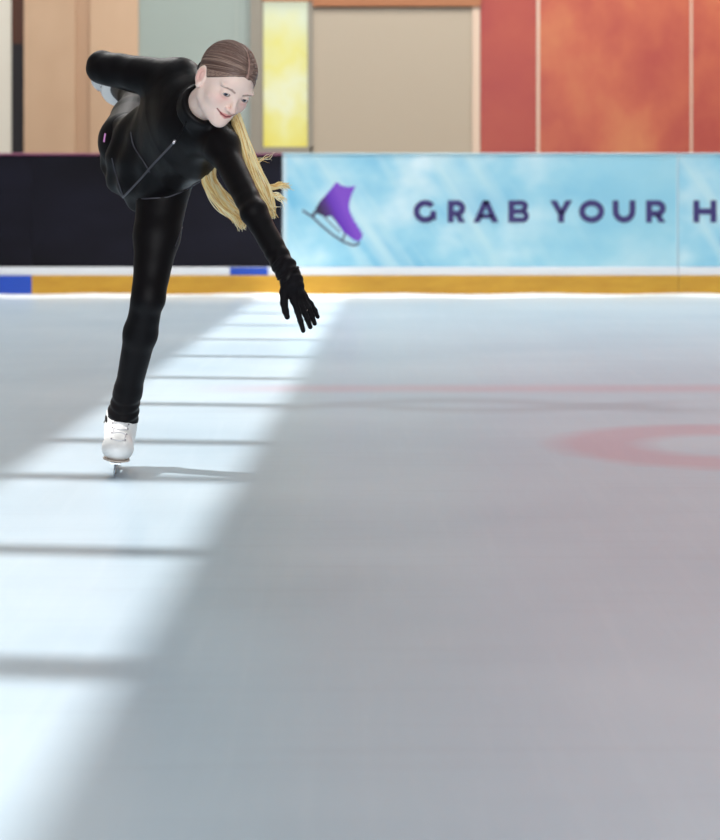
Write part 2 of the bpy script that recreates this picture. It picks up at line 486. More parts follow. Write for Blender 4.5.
MB().box((BX(280.8) - bc, -0.004, BZ(267)), (BX(282.2) - bc, 0.0, BZ(156)), 0.001).build('edge_strip', m_dge, bb)
ad, ac = board(BX(282.5), BX(678), m_ad, m_yellow, m_pale, 'light blue advertising board with purple ice skate and GRAB YOUR', 1.2)
ad2, ac2 = board(BX(678.5), BX(1010), m_ad, m_yellow, m_pale, 'light blue advertising board with the letter H, right edge', 1.2)
board(BX(1011), BX(1290), m_ad, m_yellow, m_pale, 'plain light blue rink board, beyond the right edge', 1.2)
m_edge = mat('joint_strip', rgb(206, 228, 236), 0.5)
MB().box((BX(282.7) - ac, -0.004, BZ(267)), (BX(287) - ac, 0.0, BZ(155)), 0.001).build('edge_strip', m_edge, ad)
MB().box((BX(676.6) - ac, -0.004, BZ(267)), (BX(678) - ac, 0.0, BZ(155)), 0.001).build('edge_strip', m_edge, ad)
MB().box((BX(378.6) - ac, -0.002, BZ(267)), (BX(379.2) - ac, 0.0, BZ(155)), 0.0005).build('edge_strip', m_ad, ad)

m_purple = mat('purple_lettering', rgb(58, 46, 112), 0.5)
CAP_T, CAP_B = 200.4, 222.4
def letter(ch, xa, xb, root, c):
    h, wd, t = CAP_B - CAP_T, xb - xa, 5.9
    b = MB()
    def pt(x, y): return ((BX(xa + x)) - c, BZ(CAP_B - y))      # x right, y up in pixels
    def quad(*q): b.poly([pt(*p) for p in q], -0.004, 0.0)
    def bar(x0, y0, x1, y1): quad((x0, y0), (x1, y0), (x1, y1), (x0, y1))
    def arc(cx, cy, rx, ry, a0, a1, tt=t, k=18):
        for i in range(k):
            u, v = math.radians(a0 + (a1 - a0) * i / k), math.radians(a0 + (a1 - a0) * (i + 1) / k)
            quad((cx + rx * math.cos(u), cy + ry * math.sin(u)), (cx + rx * math.cos(v), cy + ry * math.sin(v)),
                 (cx + (rx - tt) * math.cos(v), cy + (ry - tt) * math.sin(v)), (cx + (rx - tt) * math.cos(u), cy + (ry - tt) * math.sin(u)))
    if ch == 'H':
        bar(0, 0, t, h); bar(wd - t, 0, wd, h); bar(t, h / 2 - t / 2, wd - t, h / 2 + t / 2)
    elif ch == 'O':
        arc(wd / 2, h / 2, wd / 2, h / 2 + 0.4, 0, 360, k=40)
    elif ch == 'U':
        r = wd / 2; bar(0, r, t, h); bar(wd - t, r, wd, h); arc(r, r, r, r + 0.3, 180, 360)
    elif ch == 'G':
        arc(wd * 0.52, h / 2, wd * 0.52, h / 2 + 0.4, 40, 318, k=34)
        bar(wd - t, h * 0.12, wd, h * 0.52); 
    elif ch == 'A':
        quad((0, 0), (t * 1.08, 0), (wd / 2 + t * 0.5, h), (wd / 2 - t * 0.5, h))
        quad((wd - t * 1.08, 0), (wd, 0), (wd / 2 + t * 0.5, h), (wd / 2 - t * 0.5, h))
        bar(wd * 0.24, h * 0.19, wd * 0.76, h * 0.38)
    elif ch == 'Y':
        quad((0, h), (t * 1.15, h), (wd / 2 + t / 2, h * 0.36), (wd / 2 - t / 2, h * 0.36))
        quad((wd - t * 1.15, h), (wd, h), (wd / 2 + t / 2, h * 0.36), (wd / 2 - t / 2, h * 0.36))
        bar(wd / 2 - t / 2, 0, wd / 2 + t / 2, h * 0.42)
    elif ch == 'R':
        bar(0, 0, t, h); r = h * 0.36; bar(t, h - t * 0.9, wd - r, h); bar(t, h - 2 * r, wd - r, h - 2 * r + t * 0.9)
        arc(wd - r, h - r, r, r, -90, 90); quad((wd - t * 1.2, 0), (wd, 0), (wd * 0.72, h * 0.36), (wd * 0.42, h * 0.36))
    elif ch == 'B':
        bar(0, 0, t, h); r1, r2 = h * 0.27, h * 0.285; tt = t * 0.86
        bar(t, h - tt, wd - r1 - 1, h); bar(t, h / 2 - tt / 2, wd - r2, h / 2 + tt / 2); bar(t, 0, wd - r2, tt)
        arc(wd - r1 - 1, h - r1, r1, r1, -90, 90, tt); arc(wd - r2, r2, r2, r2, -90, 90, tt)
    return b.build('letter', m_purple, root, label=f'purple letter {ch}')
for ch, a, b_ in (('G', 413.6, 436.2), ('R', 447.8, 465.4), ('A', 473.4, 498.4), ('B', 508.4, 529), ('Y', 550, 572.2), ('O', 579, 604.2), ('U', 612.6, 635.4), ('R', 646, 665.8)):
    letter(ch, a, b_, ad, ac)
letter('H', 693.4, 716.4, ad2, ac2)

# the printed purple skate
m_pboot = mat('purple_print', rgb(92, 40, 158), 0.5)
n = N(m_pboot)
sp2 = n.add('ShaderNodeSeparateXYZ'); tc2 = n.add('ShaderNodeTexCoord'); n.link(tc2.outputs['Object'], sp2.inputs[0])
hx = n.math('ADD', n.math('MULTIPLY', sp2.outputs[0], 2.6), n.math('MULTIPLY', sp2.outputs[2], 1.2))
e0 = 2.6 * (BX(318) - ac) + 1.2 * BZ(208)
n.col(n.ramp(n.math('MULTIPLY', n.math('SUBTRACT', hx, e0), 1.9), [(0.0, rgb(46, 30, 66)), (0.35, rgb(82, 38, 128)), (0.6, rgb(104, 40, 184)), (1.0, rgb(132, 72, 200))]))
m_pblade = mat('grey_print', rgb(86, 84, 106), 0.5)
def bpts(l): return [(BX(x) - ac, BZ(y)) for x, y in l]
lace = []
front = [(354.9, 186), (350.2, 197), (348.6, 208), (352.3, 218), (361.7, 233.6)]
fs = spline(front, 26)
for i, q in enumerate(fs): lace.append((q[0] + (1.1 if i % 2 else 0.0), q[1]))
boot = [(336.4, 182), (341, 185.4), (348, 187)] + lace + [(361.5, 238.5), (358.5, 241.5), (354, 240), (344, 232.6), (336, 221.5), (331, 215.5), (325.7, 217), (315, 212.4), (316.2, 207.5), (320, 201.5), (328.6, 191.8)]
gr = MB().poly(bpts(boot), -0.003, 0.0)
sk = gr.build('skate_print', m_pboot, ad, label='purple boot of the printed ice skate')
bl = MB()
def pline(pts, wpx):
    for (x0, y0), (x1, y1) in zip(pts[:-1], pts[1:]):
        d = math.hypot(x1 - x0, y1 - y0); nx, ny = -(y1 - y0) / d * wpx / 2, (x1 - x0) / d * wpx / 2
        bl.poly(bpts([(x0 + nx, y0 + ny), (x1 + nx, y1 + ny), (x1 - nx, y1 - ny), (x0 - nx, y0 - ny)]), -0.0025, 0.0)
pline([(302.4, 210.3), (312, 216.5), (322, 226), (332.5, 234.6), (343, 241.5), (352, 245.2), (357, 244.8), (359.5, 242.5)], 2.0)
pline([(315.5, 211.5), (312.5, 217)], 3.2); pline([(324, 216.5), (331, 224), (340, 232)], 1.2); pline([(345, 233), (342.5, 241)], 1.8)
bl.build('blade_print', m_pblade, sk, label='grey blade of the printed ice skate')

# bright lit edge of the ice, put in as a low white ridge
m_lit_ice = mat('lit_ice', rgb(240, 245, 246), 0.7)
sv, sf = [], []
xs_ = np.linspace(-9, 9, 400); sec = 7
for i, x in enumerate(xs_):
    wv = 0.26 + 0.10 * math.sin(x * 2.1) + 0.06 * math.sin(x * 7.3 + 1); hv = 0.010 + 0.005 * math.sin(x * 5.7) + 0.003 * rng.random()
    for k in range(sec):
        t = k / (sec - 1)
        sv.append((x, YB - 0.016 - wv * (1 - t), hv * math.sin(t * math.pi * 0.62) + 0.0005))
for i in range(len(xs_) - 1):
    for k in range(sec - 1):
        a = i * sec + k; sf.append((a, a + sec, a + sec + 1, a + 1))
s = obj('lit_ice_edge', sv, sf, m_lit_ice, smooth=True, kind='stuff'); tag(s, 'thin white ridge standing in for the lit edge of the ice', 'lit_ice')

# ------------------------------------------------------------------ the skater
root = empty('person', (0, 5.5, 0))
tag(root, 'person in black jacket and leggings gliding on one white skate, gloved hand reaching down', 'person')
ROOT = np.array([0, 5.5, 0.0])
def child(name, V, F, m, parent=None, **kw):
    V = np.asarray(V) - ROOT
    return obj(name, V, F, m, parent or root, **kw)

RS, LS = P(180, 80, -.22), P(221, 146, -.38)
RH, LH = P(130, 142, .10), P(165, 176, .03)
mid_s, mid_h = (RS + LS) / 2, (RH + LH) / 2
S_ = (mid_s - mid_h); TL = np.linalg.norm(S_); S_ /= TL                 # up the spine
L_ = (LS - RS) + (LH - RH); L_ -= S_ * (L_ @ S_); L_ /= np.linalg.norm(L_)   # towards her left
N_ = np.cross(L_, S_); N_ = N_ if N_[1] < 0 else -N_                    # out of the chest
NECK = P(200, 110, -.36)
R_EL, R_WR = P(104, 68, -.10), P(142, 84, .09)
L_EL, L_WR = P(254.5, 213, -.56), P(290, 277, -.66)
L_KN, L_AN = P(148.5, 296, -.09), P(120.4, 426, .12)
R_KN, R_AN = P(139, 100, .44), P(121, 88, .82)

# head frame
ps, th, ro = math.radians(38), math.radians(24), math.radians(17.5)
def rotx(a): return np.array([[1, 0, 0], [0, math.cos(a), -math.sin(a)], [0, math.sin(a), math.cos(a)]])
def roty(a): return np.array([[math.cos(a), 0, math.sin(a)], [0, 1, 0], [-math.sin(a), 0, math.cos(a)]])
def rotz(a): return np.array([[math.cos(a), -math.sin(a), 0], [math.sin(a), math.cos(a), 0], [0, 0, 1]])
HB = np.array([[1, 0, 0], [0, -1, 0], [0, 0, 1]], float).T              # columns: her left, forward, up  (facing the camera)
HM = roty(ro) @ rotz(ps) @ rotx(th) @ HB
HS = 1.0
EYE = np.array([0, .072, 0.0])
HC = P(235.0, 96.5, -.52) - HM @ (EYE * HS)
def H2W(q): return HC + (np.asarray(q) * HS) @ HM.T
def W2H(p): return (p - HC) @ HM / HS

LIP_U = [(-.0300, .0620, -.0480), (-.015, .0770, -.0545), (0, .0820, -.0560), (.015, .0770, -.0545), (.0300, .0620, -.0480)]
LIP_L = [(-.0290, .0620, -.0495), (-.014, .0765, -.0585), (0, .0805, -.0615), (.014, .0765, -.0585), (.0290, .0620, -.0495)]
def f_head(q):
    d = ell(q, (0, -.012, .028), (.0680, .0895, .0775))
    d = smin(d, ell(q, (0, .022, -.022), (.0575, .0605, .080)), .03)
    for s in (-1, 1):
        d = smin(d, cone(q, (s * .043, .006, -.048), (s * .009, .060, -.082), .019, .0125), .028)
        d = smin(d, ell(q, (s * .037, .048, -.026), (.022, .022, .020)), .02)
        d = smin(d, ell(q, (s * .032, .066, .021), (.022, .012, .007)), .012)
    d = smin(d, ell(q, (0, .068, -.0845), (.014, .0125, .0115)), .016)
    d = smin(d, ell(q, (0, .066, -.062), (.026, .013, .020)), .014)       # muzzle
    for s in (-1, 1):
        d = smax(d, -ell(q, (s * .031, .0890, .001), (.0165, .0145, .0085)), .008)
    d = smin(d, cone(q, (0, .074, .006), (0, .0975, -.031), .0060, .0075), .008)
    d = smin(d, ell(q, (0, .0985, -.0325), (.0085, .0085, .0072)), .005)
    for s in (-1, 1):
        d = smin(d, ell(q, (s * .0098, .0870, -.0350), (.0062, .0082, .0058)), .004)
        lid = ell(q, (s * .031, .0675, .0), (.0150, .0140, .0125))
        slot = ell(q, (s * .0312, .0830, -.0003), (.0125, .0105, .0043))
        d = smax(smin(d, lid, .004), -slot, .0012)
    d = smin(d, chain(q, LIP_U, [.0010, .0026, .0028, .0026, .0010], .002), .003)
    d = smin(d, chain(q, LIP_L, [.0010, .0030, .0036, .0030, .0010], .002), .003)
    slit = [((a[0] + b[0]) / 2, max(a[1], b[1]) + .0042, (a[2] + b[2]) / 2) for a, b in zip(LIP_U, LIP_L)]
    d = smax(d, -chain(q, slit, [.0004, .0020, .0022, .0020, .0004], .001), .0012)
    for s in (-1, 1):
        Re = rotz(s * math.radians(20)) @ rotx(math.radians(10)); en = s * Re[:, 0]; ec = np.array([s * .0725, -.009, -.006])
        e = ell(q, ec, (.0070, .0175, .0285), Re.T)
        e = smin(e, ell(q, (s * .0725, .000, -.030), (.0055, .008, .009)), .006)
        e = smax(e, -ell(q, ec + en * .0068 + np.array([0, .002, .003]), (.0062, .0115, .0205), Re.T), .002)
        e = smin(e, ell(q, ec + en * .002 + np.array([0, .004, .002]), (.0035, .0055, .0110), Re.T), .003)
        d = smin(d, e, .004)
    return d
NK0, NK1 = H2W((0, -.018, -.045)), NECK - S_ * .03
def f_torso(p, A, flat, cut=None):
    q = p - mid_h
    q = np.stack([q @ L_, (q @ N_) / flat, q @ S_], -1)
    pts = [np.array([a[1], a[2], a[0] * TL]) for a in A]
    rad = [a[3] for a in A]
    return chain(q, pts, rad, .05) * (0.5 + 0.5 * flat)
def f_body(p):
    d = f_head(W2H(p)) * HS
    d = smin(d, cone(p, NK0, NK1, .044, .052), .02)
    d = smin(d, f_torso(p, [(0.05, 0, 0, .120), (.38, 0, 0, .098), (.72, 0, 0, .116), (.90, 0, 0, .085)], .62), .03)
    d = smin(d, chain(p, [RS, R_EL, R_WR], [.036, .028, .020]), .03)
    d = smin(d, chain(p, [LS, L_EL, L_WR], [.036, .026, .020]), .03)
    for wr, fing in ((L_WR, L_FING), (R_WR, R_FING)):
        d = smin(d, f_hand(p, wr, fing, -.0028), .01)
    d = smin(d, chain(p, [LH, L_KN, L_AN, L_TOE], [.070, .042, .024, .018], .02), .04)
    d = smin(d, chain(p, [RH, R_KN, R_AN, R_TOE], [.070, .042, .024, .018], .02), .04)
    return d
L_FING = [  # knuckle chains: thumb, index, middle, ring, little
    [P(284.5, 292, -.675), P(284, 303, -.69), P(285.5, 311, -.695), P(287.3, 317, -.695)],
    [P(294, 300, -.675), P(297.5, 311, -.69), P(300.5, 321, -.69), P(303.2, 330.6, -.68)],
    [P(298, 299, -.665), P(303, 310, -.675), P(307.3, 319, -.672), P(310.3, 327, -.66)],
    [P(301.5, 297.5, -.655), P(308, 307.5, -.662), P(312, 316.5, -.658), P(314.6, 323.5, -.647)],
    [P(303.5, 296, -.645), P(310.5, 303.5, -.65), P(315, 310.5, -.646), P(317.8, 317, -.638)]]
def mirror_hand():
    out = []
    ax = (R_WR - R_EL); ax /= np.linalg.norm(ax)
    up = np.cross(ax, np.array([0, 1, 0.])); up /= np.linalg.norm(up); sd = np.cross(ax, up)
    spec = [(-.030, .018, [.03, .055, .075, .09]), (-.022, 0, [.075, .105, .125, .140]), (-.007, 0, [.08, .115, .137, .152]), (.008, 0, [.078, .110, .130, .145]), (.022, 0, [.07, .095, .110, .122])]
    for k, (u, v, ls) in enumerate(spec):
        out.append([R_WR + ax * l + up * (u * (1 + (0.5 if k == 0 else 0.1) * j)) + sd * (v + .006 * j * j * .5) for j, l in enumerate(ls)])
    return out
R_FING = mirror_hand()
def f_hand(p, wr, fing, infl):
    d = None
    for k, ch in enumerate(fing):
        r = [.0095, .0085, .0078, .0066] if k else [.0125, .0105, .0092, .0075]
        if k == 4: r = [.0085, .0074, .0068, .0058]
        c = chain(p, ch, [x + infl for x in r], .004)
        d = c if d is None else smin(d, c, .0035)
    for k in range(1, 5):
        d = smin(d, cone(p, wr, fing[k][0], .0165 + infl, .0110 + infl), .008)
    d = smin(d, cone(p, wr, fing[0][0], .0165 + infl, .0125 + infl), .008)
    return d
# standing foot frame (toe towards the camera) and free foot frame (toe back and left, sole up)
def frame(fwd, up):
    f = np.asarray(fwd, float); f /= np.linalg.norm(f)
    u = np.asarray(up, float); u -= f * (u @ f); u /= np.linalg.norm(u)
    return np.stack([np.cross(f, u), f, u], -1)                        # columns: side, toe, up
LF_M = frame((.09, -1, 0), (.11, 0, 1)); LF_O = np.array([P(114.5, 475, 0.06)[0], 5.585, 0.0])
R_SH = (R_AN - R_KN); R_SH /= np.linalg.norm(R_SH)
RF_M = frame((-.84, .54, .0), np.array([.05, -.80, -.40]))
RF_O = R_AN - RF_M @ np.array([0, -.035, .135])
L_TOE = LF_O + LF_M @ np.array([0, .09, .07]); R_TOE = RF_O + RF_M @ np.array([0, .09, .07])

m_skin = mat('skin', rgb(232, 196, 186), 0.5, spec=0.35)
b = m_skin.node_tree.nodes['Principled BSDF']
b.inputs['Subsurface Weight'].default_value = 0.15
b.inputs['Subsurface Radius'].default_value = (0.012, 0.005, 0.003)
b.inputs['Subsurface Scale'].default_value = 0.6
n = N(m_skin); at = n.add('ShaderNodeVertexColor'); at.layer_name = 'Col'; n.col(at.outputs[0])
hc = HC
lo = np.array([-1.02, 4.72, 0.0]); hi = np.array([-.10, 6.66, 1.36])
V, F = isosurf(f_body, axis_pts(lo[0], hi[0], .0065, (hc[0] - .11, hc[0] + .125, .0017)),
               axis_pts(lo[1], hi[1], .0065, (hc[1] - .12, hc[1] + .10, .0017)),
               axis_pts(lo[2], hi[2], .0065, (hc[2] - .125, hc[2] + .12, .0017)))
q = W2H(V)
def fall(d, r): return np.clip(1 - np.maximum(d, 0) / r, 0, 1)
skin = np.array(rgb(248, 220, 208)); lipc = np.array(rgb(212, 112, 112)); blush = np.array(rgb(236, 164, 156)); brow = np.array(rgb(140, 104, 92))
cols = np.tile(skin, (len(V), 1))
def paint(c, wgt): 
    global cols
    cols = cols * (1 - wgt[:, None]) + c * wgt[:, None]
for s in (-1, 1):
    paint(blush, .34 * np.exp(-(((q - np.array([s * .038, .068, -.022])) / np.array([.02, .03, .016])) ** 2).sum(1)))
    paint(blush, .42 * np.exp(-(((q - np.array([s * .031, .075, -.011])) / np.array([.015, .02, .006])) ** 2).sum(1)))
    bp = [(s * .014, 0, .0135), (s * .026, 0, .0175), (s * .039, 0, .0180), (s * .049, 0, .0130)]
    paint(brow, .72 * fall(chain(q * np.array([1, 0, 1.]), bp, [.0016, .0018, .0012, .0004], .002), .0022) * (q[:, 1] > .03))
    paint(np.array(rgb(226, 140, 132)), .45 * fall(ell(q, (s * .0790, -.005, -.004), (.006, .011, .018)), .006))
    lid = np.abs(ell(q, (s * .0312, .0830, -.0003), (.0125, .0105, .0043)))
    paint(np.array(rgb(84, 56, 52)), .8 * fall(lid, .0018) * (q[:, 1] > .055))
paint(blush, .5 * np.exp(-(((q - np.array([0, .1, -.036])) / np.array([.011, .012, .01])) ** 2).sum(1)))
lipd = np.minimum(chain(q, LIP_U, [.0016, .0036, .0034, .0036, .0016], .001), chain(q, LIP_L, [.0016, .0040, .0046, .0040, .0016], .001))
paint(lipc, .72 * fall(lipd, .0012))
slit = [((a[0] + b[0]) / 2, 0, (a[2] + b[2]) / 2) for a, b in zip(LIP_U, LIP_L)]
paint(np.array(rgb(122, 26, 40)), .9 * fall(chain(q * np.array([1, 0, 1.]), slit, [.0010] * 5, .001), .0016) * (q[:, 1] > .04))
body = child('body', V, F, m_skin, smooth=True, cols=cols)

# eyes
m_eye = mat('eye', rgb(236, 232, 230), 0.15)
n = N(m_eye); tce = n.add('ShaderNodeTexCoord'); spe = n.add('ShaderNodeSeparateXYZ'); n.link(tce.outputs['Object'], spe.inputs[0])
rad = n.math('SQRT', n.math('ADD', n.math('MULTIPLY', spe.outputs[0], spe.outputs[0]), n.math('MULTIPLY', spe.outputs[2], spe.outputs[2])))
n.col(n.ramp(n.math('MULTIPLY', rad, 100), [(0.0, rgb(12, 10, 14)), (0.20, rgb(12, 10, 14)), (0.25, rgb(96, 100, 116)), (0.44, rgb(74, 76, 92)), (0.50, rgb(40, 38, 48)), (0.56, rgb(226, 220, 220))]))
def uv_sphere(r, nu=24, nv=16):
    v, f = [], []
    for j in range(nv + 1):
        a = math.pi * j / nv
        for i in range(nu):
            b_ = 2 * math.pi * i / nu
            v.append((r * math.sin(a) * math.cos(b_), r * math.cos(a), r * math.sin(a) * math.sin(b_)))
    for j in range(nv):
        for i in range(nu):
            f.append((j * nu + i, (j + 1) * nu + i, (j + 1) * nu + (i + 1) % nu, j * nu + (i + 1) % nu))
    return v, f
ev, ef = uv_sphere(.0124)
for s in (-1, 1):
    e = obj('eye', ev, ef, m_eye, root, smooth=True)
    g = rotz(math.radians(12)) @ rotx(math.radians(2))                # glance a little back towards the lens
    Mx = Matrix((HM @ g).tolist()).to_4x4(); Mx.translation = Vector((H2W((s * .031, .0668, 0)) - ROOT).tolist())
    e.matrix_local = Mx

# hair: a combed-back cap, strands on it, and the loose blond ponytail
m_hair = mat('hair', rgb(120, 92, 80), 0.42, spec=0.4)
n = N(m_hair); at = n.add('ShaderNodeVertexColor'); at.layer_name = 'Col'; n.col(at.outputs[0])
TAIL = np.array([0, -.098, -.020])
def hline(x, y, z): return -.60 * y + .80 * z - .0025 + .19 * np.maximum(np.abs(x) - .022, 0)
def f_hair(q):
    d = ell(q, (0, -.013, .028), (.0712, .0932, .0815))
    wv = .0018 * np.sin(q[:, 0] * 190 + q[:, 1] * 40) 
    cut = -hline(q[:, 0], q[:, 1], q[:, 2]) + wv
    earcut = -ell(q, (0, .012, -.020), (.2, .030, .030))
    d = smax(d, cut * .9, .006)
    d = smax(d, earcut, .006)
    return smin(d, ell(q, TAIL, (.022, .024, .024)), .02)
Vh, Fh = bounds_iso(f_hair, (-.09, -.14, -.08), (.09, .10, .13), .0024)
dk, lt, sc = np.array(rgb(112, 86, 78)), np.array(rgb(204, 176, 160)), np.array(rgb(186, 148, 138))
ch = np.tile(dk, (len(Vh), 1))
pw = np.clip(1 - np.abs(Vh[:, 0] - .003) / .0065, 0, 1) * (Vh[:, 2] > .02) * (Vh[:, 1] > -.03)
ch = ch * (1 - pw[:, None]) + sc * pw[:, None]
strands = MB(); scol = []
def cap_pt(dirv, k=0.0):
    c = np.array([0, -.013, .028]); r = np.array([.0714, .0934, .0817]) + k
    d = dirv / np.linalg.norm(dirv / r); return c + d
def dir_of(p): return (np.asarray(p) - np.array([0, -.013, .028]))
for i in range(560):
    s = -1 if i % 2 else 1
    u = rng.random()
    if u < .5:                                 # from the parting
        t = rng.random(); y = .080 - .115 * t
        a = np.array([s * rng.uniform(.002, .006) + .003, y, .06 + .06 * (1 - abs(t - .75))])
    else:                                      # from the hairline down to the ear
        t = rng.random() ** .9
        a = np.array([s * (.006 + .068 * t), .082 - .060 * t, .070 - .046 * t])
    A = dir_of(a); A /= np.linalg.norm(A); Bd = dir_of(TAIL + rng.normal(0, .006, 3)); Bd /= np.linalg.norm(Bd)
    hl = hline(*a)
    if hl < .002: a = a + np.array([0, -.6, .8]) * (.002 - hl); A = dir_of(a); A /= np.linalg.norm(A)
    mid = A + Bd + np.array([s * .55, 0, -.10 if u > .5 else .05]); mid /= np.linalg.norm(mid)
    pts = []
    for tt in np.linspace(0, 1, 15):
        dd = A * (1 - tt) ** 2 + 2 * mid * tt * (1 - tt) + Bd * tt ** 2
        pts.append(cap_pt(dd, .0002 + .0006 * math.sin(tt * math.pi)))
    if any(p_[1] > .015 and hline(*p_) < -.0005 for p_ in pts): continue
    n0 = len(strands.v)
    strands.tube(pts, [.0011] + [.0015] * 13 + [.001], 4)
    mixv = rng.random() ** 2.2 * (1.0 if u > .5 else .55)
    c = dk * (1 - mixv) + lt * mixv; c = c * rng.uniform(.75, 1.15); c[3] = 1
    scol += [c] * (len(strands.v) - n0)
Vs = np.array(strands.v); keep_f = [tuple(i + len(Vh) for i in f) for f in strands.f]
allV = np.concatenate([Vh, Vs]); allF = Fh.tolist() + keep_f
hair = child('hair', H2W(allV), allF, m_hair, smooth=True, cols=np.concatenate([ch, np.array(scol)]), label='brown hair combed back from a parting')

pony = MB(); pcol = []
blond = [np.array(rgb(244, 216, 150)), np.array(rgb(250, 234, 184)), np.array(rgb(226, 188, 120)), np.array(rgb(252, 242, 208))]
def lock(path, widths, count, r=.0016, curl=.006, tipspread=0.0, root_col=None, npts=26):
    path = np.asarray(path); widths = np.asarray(widths)
    c0 = spline(path, npts); w0 = np.interp(np.linspace(0, 1, npts), np.linspace(0, 1, len(widths)), widths)
    for i in range(count):
        a, rr_ = rng.uniform(0, 2 * math.pi), math.sqrt(rng.random())
        ph, fr = rng.uniform(0, 6.28), rng.uniform(1.5, 3.0)
        endt = rng.uniform(.80, 1.0) if i % 3 else 1.0
        off1 = rng.normal(0, 1, 3) * tipspread
        pts = []
        for k in range(npts):
            t = k / (npts - 1) * endt
            kk = t * (npts - 1); j = min(int(kk), npts - 2); f_ = kk - j
            c = c0[j] * (1 - f_) + c0[j + 1] * f_
            tg = c0[min(j + 1, npts - 1)] - c0[max(j - 1, 0)]; tg /= np.linalg.norm(tg) + 1e-9
            u = np.cross(tg, [0, 1, 0.]); u /= np.linalg.norm(u) + 1e-9; v_ = np.cross(tg, u)
            wv = curl * math.sin(fr * 6.28 * t + ph) * t
            ww = np.interp(t, np.linspace(0, 1, npts), w0)
            pts.append(c + u * (math.cos(a) * rr_ * ww + wv) + v_ * (math.sin(a) * rr_ * ww * .7) + off1 * t ** 3)
        n0 = len(pony.v)
        pony.tube(pts, [r] * (npts - 4) + [r * .8, r * .6, r * .45, r * .3], 4)
        c = blond[rng.integers(4)] * rng.uniform(.96, 1.12); c[3] = 1
        k4 = len(pony.v) - n0
        tt = np.repeat(np.linspace(0, 1, npts), 4)[:k4]
        rc = dk if root_col is None else root_col
        g = np.clip(tt / .16, 0, 1)[:, None]
        pcol.extend(list(rc * (1 - g) + c * g))
T0 = H2W(TAIL)
lock([T0, P(224, 96, -.30), P(236, 120, -.34), P(243.5, 146, -.36), P(251, 168, -.37), P(259, 188, -.38), P(267, 205, -.38), P(273, 217, -.38)],
     [.012, .018, .016, .019, .024, .027, .017, .004], 230, curl=.005, tipspread=.004)
lock([P(243.5, 146, -.36), P(252, 168, -.36), P(260, 182, -.36), P(272, 187, -.35), P(282, 185, -.34), P(290, 187, -.33)], [.010, .013, .010, .007, .006, .004], 42, root_col=blond[0], curl=.004, tipspread=.006)
lock([P(246, 152, -.36), P(256, 178, -.36), P(268, 193, -.35), P(278, 196, -.34), P(285, 202, -.33)], [.008, .010, .007, .004, .003], 16, root_col=blond[0], curl=.004, tipspread=.008)
lock([P(246, 152, -.36), P(258, 182, -.36), P(268, 199, -.35), P(276, 206, -.34)], [.008, .010, .006, .003], 12, root_col=blond[0], curl=.004, tipspread=.008)
lock([P(243, 142, -.36), P(252, 160, -.36), P(262, 160, -.35), P(272, 157, -.34)], [.004, .006, .006, .004], 7, r=.0008, root_col=blond[0], curl=.005, tipspread=.012)
# the lock that hangs between the reaching arm and the jacket
lock([T0, P(226, 110, -.26), P(214, 150, -.22), P(208, 174, -.20), P(215, 192, -.22), P(227, 206, -.24), P(237, 217, -.25), P(243, 227, -.26)],
     [.010, .014, .018, .022, .025, .022, .015, .004], 190, curl=.006, tipspread=.006)
child('ponytail', np.array(pony.v), pony.f, m_hair, smooth=True, cols=np.array(pcol), label='long loose blond ponytail')
mhb = MB().tube([H2W(TAIL + np.array([.024 * math.cos(a), -.014, .024 * math.sin(a)])) - ROOT for a in np.linspace(0, 6.2832, 20)], .004, 6)
mhb.build('hair_tie', mat('hair_tie', rgb(40, 34, 34), 0.7), root, smooth=True)

# ---- clothes
m_jacket = mat('black_fleece', rgb(7, 4, 7), 0.46, spec=0.19, sheen=0.01)
n = N(m_jacket)
fold = n.noise(n.coord((0.4, 1, 0.9), rot=(0, math.radians(38), 0), vt='TEXTURE'), 5.5, 2, 0.45, 0.4)
n.bump(n.math('ADD', n.math('MULTIPLY', fold, 2.2), n.math('MULTIPLY', n.noise(n.coord(), 60.0, 3), 0.18)), 0.20, 0.012)
m_legg = mat('black_leggings', rgb(12, 9, 12), 0.5, spec=0.14, sheen=0.02)
n = N(m_legg); n.bump(n.noise(n.coord((1, 1, 1)), 90.0, 4, 0.6), 0.08, 0.004)
m_glove = mat('black_knit', rgb(12, 9, 14), 0.75, spec=0.2, sheen=0.05)
n = N(m_glove); n.bump(n.noise(n.coord(), 260.0, 2), 0.2, 0.003)
JA = [(-.20, .010, .034, .126), (0.06, .012, .034, .140), (.35, .006, .012, .128), (.68, 0, .00, .146), (.90, 0, -.01, .108)]
def wrinkle(p, ax0, ax1, amp, freq, seed):
    """rings of cloth across a limb from ax0 to ax1"""
    a = np.asarray(ax1) - np.asarray(ax0); Ln = np.linalg.norm(a); a = a / Ln
    q = p - ax0; t = q @ a
    r = q - t[:, None] * a
    side = np.sin(np.arctan2(r @ np.array([.3, .2, .93]), r @ np.array([.95, -.1, -.3])) * 1.0 + seed)
    return amp * np.sin(t * freq + 1.6 * side + seed) 
R_SL, L_SL = R_WR - (R_WR - R_EL) * .02, L_WR + (L_WR - L_EL) * .02
HEM = -.115
